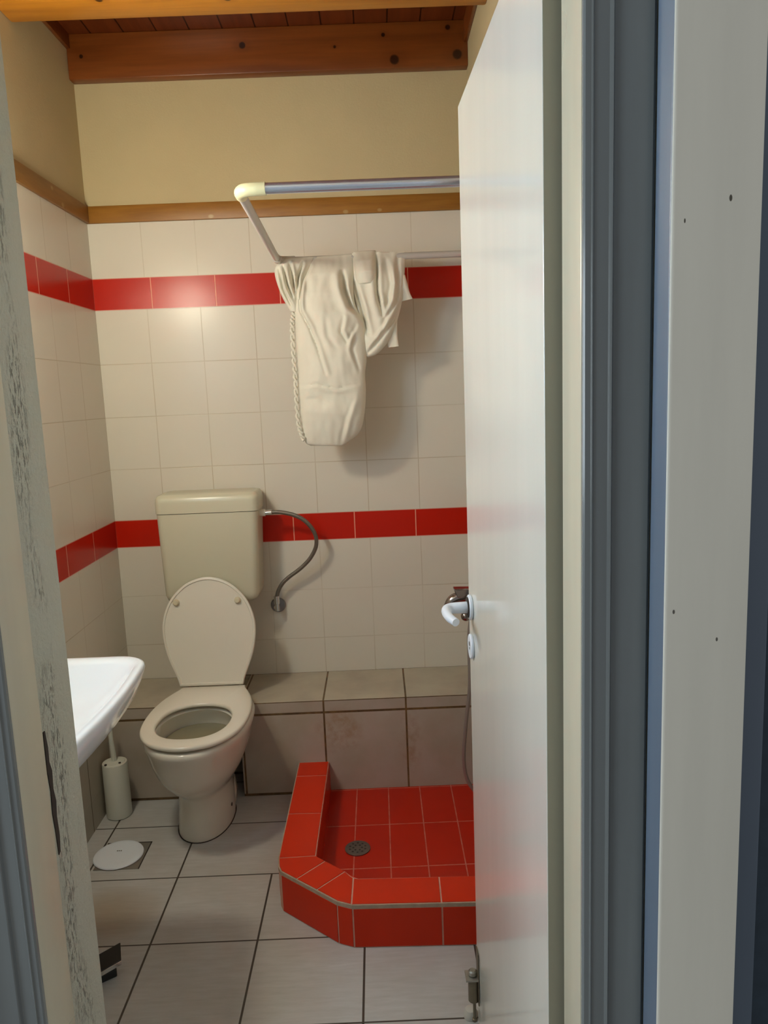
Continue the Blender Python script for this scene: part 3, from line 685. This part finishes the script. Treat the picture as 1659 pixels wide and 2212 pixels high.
# ------------------------------------------------------------------ frosted window in the left wall beside the lamp
wn = bpy.data.objects.new('window_1', None); C.objects.link(wn); wn.location = (0, -1.62, 1.50)
struct(wn, 'small frosted window high in the left wall near the doorway', 'window')
bm = B(); ya, yb_, za, zb_ = -1.83, -1.42, 1.50, 2.10
for a, b in (((0, ya, za), (.02, ya+.03, zb_)), ((0, yb_-.03, za), (.02, yb_, zb_)), ((0, ya+.03, za), (.02, yb_-.03, za+.03)), ((0, ya+.03, zb_-.03), (.02, yb_-.03, zb_))): box(bm, a, b)
link('window_frame', bm, M['jamb'], wn)
t_ = NT('frosted_daylight_glass'); t_.b.inputs['Base Color'].default_value = (.8, .85, .9, 1); t_.b.inputs['Emission Color'].default_value = (.52, .76, 1.0, 1); t_.b.inputs['Emission Strength'].default_value = WINDOW_STRENGTH
bm = B(); box(bm, (.001, ya+.03, za+.03), (.008, yb_-.03, zb_-.03)); link('window_pane', bm, t_.m, wn)

bm = B(); box(bm, (-1.72, -4.4, 0), (-1.60, YO+.12, 2.9)); struct(link('wall_hall', bm, M['plaster']), 'plaster wall of the hall left of the doorway', 'wall')
w2 = bpy.data.objects.new('hall_fill_window', None); C.objects.link(w2); w2.location = (-1.6, -3.15, .9)  # added glowing window out of view, placed to light the casing post
struct(w2, 'added unseen hall window lighting the doorway casing', 'window')
bm = B()
for a, b in (((-1.6, -3.65, .9), (-1.57, -3.60, 2.15)), ((-1.6, -2.70, .9), (-1.57, -2.65, 2.15)), ((-1.6, -3.60, .9), (-1.57, -2.70, .95)), ((-1.6, -3.60, 2.10), (-1.57, -2.70, 2.15)), ((-1.6, -3.17, .95), (-1.575, -3.13, 2.10))): box(bm, a, b)
link('window_frame', bm, M['jamb'], w2)
t2_ = NT('hall_fill_glass'); t2_.b.inputs['Base Color'].default_value = (.8, .85, .9, 1); t2_.b.inputs['Emission Color'].default_value = (.80, .92, 1.0, 1); t2_.b.inputs['Emission Strength'].default_value = HALL_FILL_STRENGTH
bm = B(); box(bm, (-1.599, -3.60, .95), (-1.590, -2.70, 2.10)); link('window_pane', bm, t2_.m, w2)

# ------------------------------------------------------------------ shower mixer and hose behind the door
mx = thing('shower_mixer', 'chrome shower mixer on the right wall peeking past the door', 'mixer tap', (W, -.55, .80))
bm = B(); cyl(bm, (W-.001, -.47, .79), (W-.05, -.47, .79), .022, bev=.002); cyl(bm, (W-.001, -.63, .79), (W-.05, -.63, .79), .022, bev=.002); cyl(bm, (W-.06, -.42, .79), (W-.06, -.68, .79), .026, bev=.003); link('mixer_body', bm, M['mixer'], mx)
bm = B(); loft(bm, [[(1.35, -.535, .800), (1.35, -.565, .800), (1.35, -.565, .835), (1.35, -.535, .835)], [(1.275, -.530, .808), (1.275, -.570, .808), (1.264, -.570, .836), (1.264, -.530, .836)]]); link('mixer_lever', bm, M['mixer'], mx, bevel=.003)
bm = B(); tube(bm, [(1.345, -.55, .800), (1.30, -.55, .806), (1.262, -.55, .796), (1.244, -.55, .770)], .021, 16, 8, lambda t: 1.1-.4*t); link('spout', bm, M['mixer'], mx)
bm = B(); bmesh.ops.create_uvsphere(bm, u_segments=24, v_segments=14, radius=.0165, matrix=Matrix.Translation((1.303, -.55, .740))); cyl(bm, (1.301, -.55, .744), (1.34, -.55, .775), .009); link('diverter_knob', bm, M['mixer'], mx)
bm = B(); tube(bm, [(1.35, -.44, .77), (1.335, -.43, .70), (1.327, -.42, .619), (1.326, -.42, .451), (1.312, -.42, .332), (1.300, -.42, .211), (1.301, -.42, .141), (1.314, -.42, .087), (1.345, -.42, .045), (1.385, -.44, .035), (1.395, -.50, .08), (1.39, -.55, .30), (1.39, -.56, .9)], .0068, 14, 8)
tag(link('shower_hose', bm, simple('grey_shower_hose', (.34, .31, .28), .35, .5, .1, 200, .2)), 'grey flexible shower hose hanging down into the red tray', 'shower hose')

# ------------------------------------------------------------------ curtain rail
ZR = 1.94
rail = thing('curtain_rail', 'U-shaped metal curtain rail over the shower tray', 'curtain rail', (1.0, -.6, ZR))
bm = B(); cyl(bm, (.800, -1.118, ZR), (W-.001, -1.118, ZR), .0125, n=24); link('front_rod', bm, M['rod'], rail)
bm = B(); tube(bm, [(.806, -1.118, ZR), (.780, -1.1165, ZR), (.757, -1.110, ZR), (.7445, -1.092, ZR), (.742, -1.065, ZR)], .0150, 18, 8); link('corner_elbow', bm, M['elbow'], rail)
bm = B(); cyl(bm, (.742, -1.070, ZR), (.7175, -.23, ZR), .0115, n=24); link('side_rod', bm, M['rodwhite'], rail)
bm = B(); tube(bm, [(.7175, -.235, ZR), (.718, -.205, ZR), (.730, -.188, ZR), (.750, -.182, ZR), (.775, -.182, ZR)], .0145, 18, 8); link('corner_elbow', bm, M['rodwhite'], rail)
bm = B(); cyl(bm, (.770, -.182, ZR), (W-.001, -.182, ZR), .0115, n=24); link('back_rod', bm, M['rodwhite'], rail)

# ------------------------------------------------------------------ shower curtain bundled over the back rod
cu = thing('shower_curtain', 'off-white cloth shower curtain bundled over the back curtain rod', 'curtain', (.93, -.2, 1.3))
def smoothP(L):
    q = cr([(a, 0, b) for a, b in L], 8); ls = [0]
    for a, b in zip(q, q[1:]): ls.append(ls[-1]+(b-a).length)
    def f(t):
        s = t*ls[-1]; i = 0
        while i < len(q)-2 and ls[i+1] < s: i += 1
        k = (s-ls[i])/max(1e-9, ls[i+1]-ls[i]); return q[i].lerp(q[i+1], min(1, max(0, k)))
    return f
def segd(x, z, L):
    best = 9; T = 0
    for k, ((a, b), (c, d)) in enumerate(zip(L, L[1:])):
        vx, vz = c-a, d-b; t = max(0, min(1, ((x-a)*vx+(z-b)*vz)/(vx*vx+vz*vz)))
        dd_ = math.hypot(x-a-vx*t, z-b-vz*t)
        if dd_ < best: best = dd_; T = (k+t)/(len(L)-1)
    return best, T
def ridge(x, z, L, wd, amp):
    d, T = segd(x, z, L); fade = math.sin(math.pi*min(1, max(0, T*.92+.04)))**.5
    return amp*fade*math.exp(-(d/wd)**2)
def sheet(bm, Lp, Rp, ridges, depth, ybase, nu=70, nv=90, back=.35, puck=.004, topr=.1, seed=0, bot=True):
    fl, fr_ = smoothP(Lp), smoothP(Rp); rings = []
    for j in range(nv+1):
        v = j/nv; a, b = fl(v), fr_(v); row = []
        dv = depth(v)
        for side in (0, 1):
            for i in range(nu):
                s = i/nu if side == 0 else 1-i/nu
                th = math.pi*s; u = .5-.5*math.cos(th)
                x = a.x+(b.x-a.x)*u; z = a.z+(b.z-a.z)*u
                bul = math.sin(th)**.75
                if side == 0:
                    off = bul*dv
                    for (rl, wd, amp) in ridges: off += ridge(x, z, rl, wd, amp)*min(1, bul*1.5)
                    off += bul*puck*(noise.noise(Vector((x*16+seed, z*9, seed)))*2+noise.noise(Vector((x*45, z*22+seed, 3)))*.8)
                    y = ybase(v)-off
                else: y = ybase(v)+bul*dv*back
                row.append((x, y, z))
        rings.append(row)
    loft(bm, rings)
S1L=[(0.829,1.946),(0.803,1.893),(0.777,1.827),(0.765,1.771),(0.764,1.715),(0.765,1.629),(0.765,1.514),(0.767,1.397),(0.776,1.31),(0.795,1.292)]
S1R=[(0.984,1.954),(0.982,1.897),(0.976,1.83),(0.982,1.774),(1.009,1.722),(1.013,1.671),(1.012,1.591),(1.004,1.54),(1.004,1.476),(0.994,1.389),(0.972,1.33),(0.912,1.288)]
S2L=[(0.972,1.954),(0.972,1.908),(0.972,1.841),(0.978,1.791),(0.990,1.728),(1.000,1.66),(1.003,1.603)]
S2R=[(1.162,1.953),(1.156,1.868),(1.146,1.796),(1.128,1.729),(1.096,1.657),(1.053,1.61),(1.018,1.597)]
c1=[(0.827,1.914),(0.799,1.859),(0.787,1.815),(0.789,1.759),(0.816,1.707),(0.842,1.638),(0.866,1.545)]
c2=[(0.941,1.887),(0.944,1.832),(0.964,1.769),(1.009,1.728)]
c3=[(0.77,1.502),(0.835,1.509),(0.904,1.489),(0.982,1.506)]
c4=[(0.939,1.731),(0.926,1.686),(0.947,1.651),(0.979,1.701)]
c5=[(0.876,1.733),(0.884,1.665),(0.906,1.635)]
c6=[(0.978,1.684),(0.963,1.622),(0.984,1.552)]
c7=[(0.956,1.449),(0.928,1.373),(0.907,1.303)]
c8=[(0.803,1.893),(0.806,1.837),(0.796,1.77)]
c9=[(0.896,1.433),(0.832,1.459),(0.779,1.456)]
d1=[(1.06,1.949),(1.059,1.816),(1.073,1.737)]
d2=[(1.135,1.936),(1.127,1.786),(1.084,1.725),(1.065,1.669)]
d3=[(0.977,1.853),(1.002,1.762),(1.018,1.677)]
d4=[(1.142,1.785),(1.107,1.713),(1.058,1.652),(1.021,1.614)]
d5=[(1.092,1.926),(1.106,1.842),(1.086,1.759),(1.047,1.659)]
sh_ = lambda L, dx, dz=0: [(a+dx, b+dz) for a, b in L]
bm = B()
def dep(vals):
    def f(v):
        k = v*(len(vals)-1); i = min(len(vals)-2, int(k)); return vals[i]+(vals[i+1]-vals[i])*(k-i)
    return f
YR = -.182
sheet(bm, S1L, S1R, [(c1, .0045, -.0125), (sh_(c1, .0115), .008, .0085), (c2, .009, -.030), (sh_(c2, -.022, .0029), .014, .0115), (sh_(c2, .02, -.0216), .012, .0086), (c3, .0035, -.0060), (sh_(c3, 0, -.0086), .010, .0043),
    (c4, .006, -.0105), (sh_(c4, .0101), .008, .0072), (c5, .010, -.0058), (sh_(c5, -.0144), .012, .0050), (c6, .008, -.0079), (sh_(c6, -.0101), .009, .0065), (c7, .009, -.0065), (sh_(c7, .0130), .012, .0065), (c8, .007, .0086), (c9, .008, -.0036)],
    dep([.014, .05, .07, .075, .07, .07, .065, .06, .055, .035, .012]), dep([YR, YR-.004, YR-.006, YR-.008, YR-.01]), 90, 130, back=.5, puck=.0045)
link('curtain_drape', bm, M['cloth'], cu, smooth=75)
bm = B()
sheet(bm, S2L, S2R, [(d1, .006, -.024), (sh_(d1, .012), .010, .010), (sh_(d1, -.02), .013, .010), (d2, .007, -.012), (sh_(d2, -.014), .009, .009), (d3, .007, -.024), (sh_(d3, .016), .010, .010), (d4, .006, -.012), (sh_(d4, -.008, .012), .008, .010), (d5, .009, -.009), (sh_(d5, .016), .009, .008)],
    dep([.014, .036, .046, .048, .046, .038, .012]), dep([YR, YR, YR-.012]), 70, 90, back=.6, puck=.004, seed=5)
link('curtain_swag', bm, M['cloth'], cu, smooth=75)
bm = B()
sheet(bm, [(0.98, 1.958), (0.98, 1.908), (0.985, 1.846)], [(1.059, 1.961), (1.06, 1.905), (1.057, 1.847)], [([(1.02, 1.95), (1.03, 1.86)], .012, -.005)], dep([.020, .052, .066, .050]), dep([YR, YR, YR]), 30, 30, back=.5, puck=.003, seed=9)
link('curtain_fold', bm, M['cloth'], cu, smooth=75)
bm = B()
e1=[(0.736,1.917),(0.749,1.85),(0.764,1.81)]; e2=[(0.721,1.907),(0.731,1.84),(0.757,1.783)]; e3=[(0.759,1.927),(0.768,1.872),(0.773,1.81)]; e4=[(0.805,1.926),(0.785,1.871),(0.778,1.799)]
rd = []
for e in (e1, e2, e3, e4): rd += [(e, .0045, -.020), (sh_(e, .010), .006, .012)]
sheet(bm, [(0.728, 1.945), (0.703, 1.902), (0.722, 1.823), (0.752, 1.763)], [(0.845, 1.946), (0.820, 1.887), (0.800, 1.826), (0.780, 1.759)], rd, dep([.016, .038, .042, .02]), dep([YR-.004, YR-.01, YR-.02]), 60, 60, back=.8, puck=.003, seed=12)
link('curtain_gather', bm, M['cloth'], cu, smooth=75)
bm = B()
sheet(bm, [(1.080, 1.735), (1.083, 1.668), (1.091, 1.628)], [(1.126, 1.740), (1.124, 1.678), (1.127, 1.631)], [], dep([.010, .012, .006]), dep([YR-.01, YR-.01]), 20, 20, back=.3, puck=.002)
sheet(bm, [(1.135, 1.880), (1.135, 1.813), (1.140, 1.785)], [(1.158, 1.875), (1.172, 1.818), (1.182, 1.793)], [], dep([.010, .012, .006]), dep([YR-.005, YR-.005]), 16, 20, back=.3, puck=.002)
link('curtain_tail', bm, M['cloth'], cu, smooth=75)
bm = B()
frp = [(0.779,1.81),(0.764,1.757),(0.756,1.715),(0.755,1.63),(0.757,1.544),(0.757,1.457),(0.760,1.368),(0.775,1.312)]
Q = cr([(a, YR-.028, b) for a, b in frp], 24)
for ph in (0, math.pi):
    P = []
    for i, p in enumerate(Q):
        a = i*.42+ph; P.append((p.x+.0052*math.cos(a), p.y+.0052*math.sin(a), p.z))
    tube(bm, P, .0042, 8, 0, lambda t: 1+.15*math.sin(t*260))
o = link('rope_fringe', bm, M['cloth'], cu); o['label'] = 'twisted cord edging'
